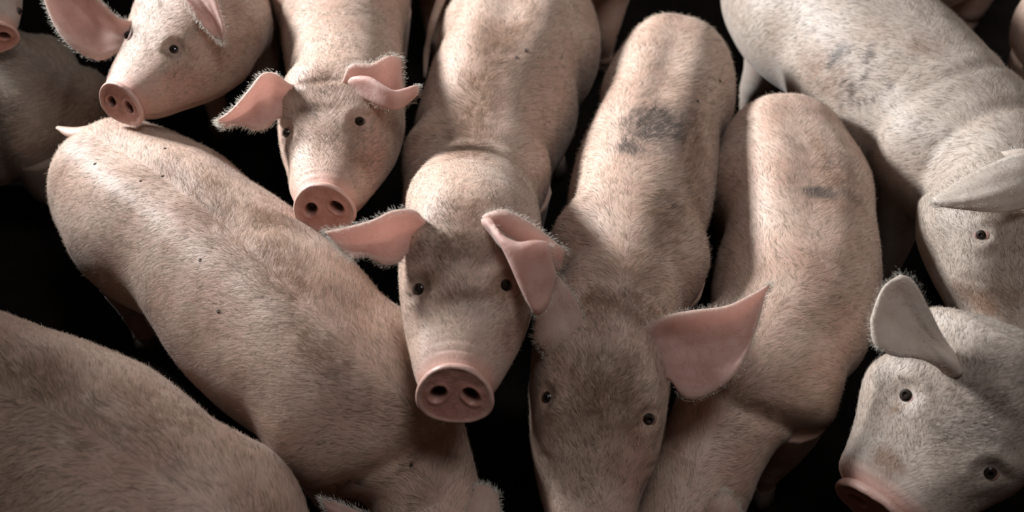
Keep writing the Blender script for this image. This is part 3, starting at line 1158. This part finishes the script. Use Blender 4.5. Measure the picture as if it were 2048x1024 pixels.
PIGS['H'] = dict(
    seed=7, label='pig at the upper right with dark scratch marks across its broad back', grey=True, S=0.95,
    torso=[(1590, -25, 146, 0.46), (1680, 65, 156, 0.47), (1780, 165, 165, 0.47), (1890, 270, 160, 0.47), (1975, 355, 145, 0.49)],
    head=dict(disc=(2012, 705, 0.40), az=2, pitch=-25, roll=12, tilt=5, mirror_eye=True, eyes=[(1962, 470)]),
    ears=[dict(root=(2030, 400), flip=True, pair=True, curves=[
              [(2075, 300, -.01), (2005, 318, .015), (1930, 355, .03), (1862, 400, .04)],
              [(2060, 370, .03), (2000, 385, .055), (1935, 400, .06), (1866, 406, .05)],
              [(2060, 418, .02), (1995, 425, .055), (1935, 420, .055), (1876, 413, .05)]])],
    patches=[('dirt_shade', 1672, 115, 12, 36, 30, .9), ('dirt_shade', 1700, 97, 18, 8, 0, .8), ('dirt_shade', 1738, 110, 10, 28, 20, .8), ('dirt_shade', 1715, 165, 52, 6, -25, .9), ('dirt_shade', 1705, 190, 48, 6, -30, .9),
             ('dirt_shade', 1730, 205, 36, 6, -15, .8), ('dirt_shade', 1690, 165, 16, 7, -20, .8), ('dirt_shade', 1782, 172, 9, 9, 0, .8), ('tan', 1650, 140, 90, 60, 40, .45), ('tan', 1860, 90, 60, 40, 40, .4),
             ('tan', 1960, 600, 60, 45, 0, .7), ('dirt_shade', 1905, 612, 10, 7, 0, .7), ('dirt_shade', 1880, 275, 40, 8, -25, .35)],  # the thin patch along the neck crease is its shade, painted in
    creases=[(3.05, .012, .004)],
    band=0.25,
    bk=1.08,
)
PIGS['I'] = dict(
    seed=8, label='pig at the lower right corner with a hairy forehead pushing its snout left', grey=True, S=1.16,
    torso=[(2700, 760, 150, 0.44), (2540, 800, 160, 0.44), (2370, 860, 150, 0.43), (2230, 880, 128, 0.45)],
    head=dict(disc=(1757, 1020, 0.46), wide=0.97, muzzle=1.24, disc_k=1.08, skip=1, az=-44, pitch=-20, roll=0, tilt=5, eyes=[(1812, 790), (1980, 945)]),
    ears=[dict(root=(1890, 725), flip=True, curves=[
              [(1912, 715, 0), (1885, 670, .02), (1855, 610, .03), (1825, 558, .03), (1800, 549, .03)],
              [(1895, 722, .03), (1850, 680, .02), (1810, 640, .02), (1785, 595, .02), (1765, 578, .03)],
              [(1870, 730, .01), (1830, 716, .04), (1790, 712, .05), (1750, 690, .05), (1740, 640, .04)]]),
          dict(root=(2055, 905), flip=True, curves=[
              [(2065, 870, 0), (2110, 850, .03), (2170, 880, .04), (2200, 920, .04)],
              [(2075, 900, 0), (2120, 890, .01), (2165, 915, .02), (2195, 940, .03)],
              [(2070, 940, 0), (2110, 950, .02), (2150, 965, .03), (2185, 960, .03)]])],
    patches=[('dirt_shade', 1960, 820, 130, 80, -20, .5), ('tan', 1775, 925, 38, 34, 0, .7), ('tan', 1790, 820, 22, 5, -8, 1.0)],
    cheek=0.2, fold=0,
)
PIGS['K'] = dict(
    seed=9, label='shaded pig filling the bottom left corner, only its hairy back in view',
    torso=[(-220, 830, 230, 0.46), (-60, 880, 245, 0.46), (110, 930, 245, 0.46), (262, 1004, 230, 0.46), (400, 1092, 206, 0.46), (530, 1195, 165, 0.42)],
    S=0.95, cheek=0, head=dict(from_neck=(2, 0.50, 0.14), pitch=-30, tilt=5),
    patches=[('tan', 330, 830, 170, 90, 35, .5), ('dirt_shade', 40, 850, 120, 160, 20, .3)],
    band=0.8,
)
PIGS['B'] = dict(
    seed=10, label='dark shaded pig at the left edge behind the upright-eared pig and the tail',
    shade_toned=True,  # skin toned dark in place of the shade this pig stands in
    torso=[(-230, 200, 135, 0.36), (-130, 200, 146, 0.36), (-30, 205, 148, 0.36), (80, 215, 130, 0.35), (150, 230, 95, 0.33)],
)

PIGS['L'] = dict(
    seed=11, label='dim pig rump at the top edge between two nearer pigs', hair=0.3,
    torso=[(894, -60, 52, 0.42), (924, -180, 70, 0.45), (926, -300, 85, 0.45), (936, -420, 80, 0.45)],
    tail=[[(884, -8, .44), (864, 50, .40), (853, 105, .33), (850, 155, .28)], [.013, .010, .008, .004]],
)
PIGS['M'] = dict(
    seed=12, label='shaded pig behind the centre pig, just its hind leg at the top edge', hair=0.2,
    torso=[(1180, -75, 62, 0.42), (1190, -180, 85, 0.45), (1200, -300, 95, 0.45), (1210, -420, 85, 0.45)],
)
PIGS['N'] = dict(
    seed=13, label='pale pig rump peeking in at the top edge, far right', hair=0.2,
    torso=[(1885, -75, 76, 0.44), (1980, -170, 95, 0.45), (2080, -270, 95, 0.45), (2170, -360, 85, 0.45)],
)
PIGS['O'] = dict(
    seed=14, label='dim brown pig half hidden at the top right corner', hair=0.2,
    torso=[(2130, 50, 100, 0.42), (2230, 160, 115, 0.44), (2330, 270, 115, 0.44), (2420, 370, 100, 0.44)],
)
PIGS['C'] = dict(
    seed=15, label='pig face cut off by the top left corner, snout low', S=0.8, grey=True, hair=0.3,
    torso=[(-330, -380, 95, 0.45), (-250, -270, 105, 0.46), (-170, -170, 105, 0.46), (-110, -100, 95, 0.48)],
    head=dict(disc=(-14, 74, 0.62), az=25, pitch=-15, roll=0, tilt=5, mirror_eye=True, eyes=[(38, 22)]),
)

for k, sp in PIGS.items():
    sp['body'] = make_pig(sp)
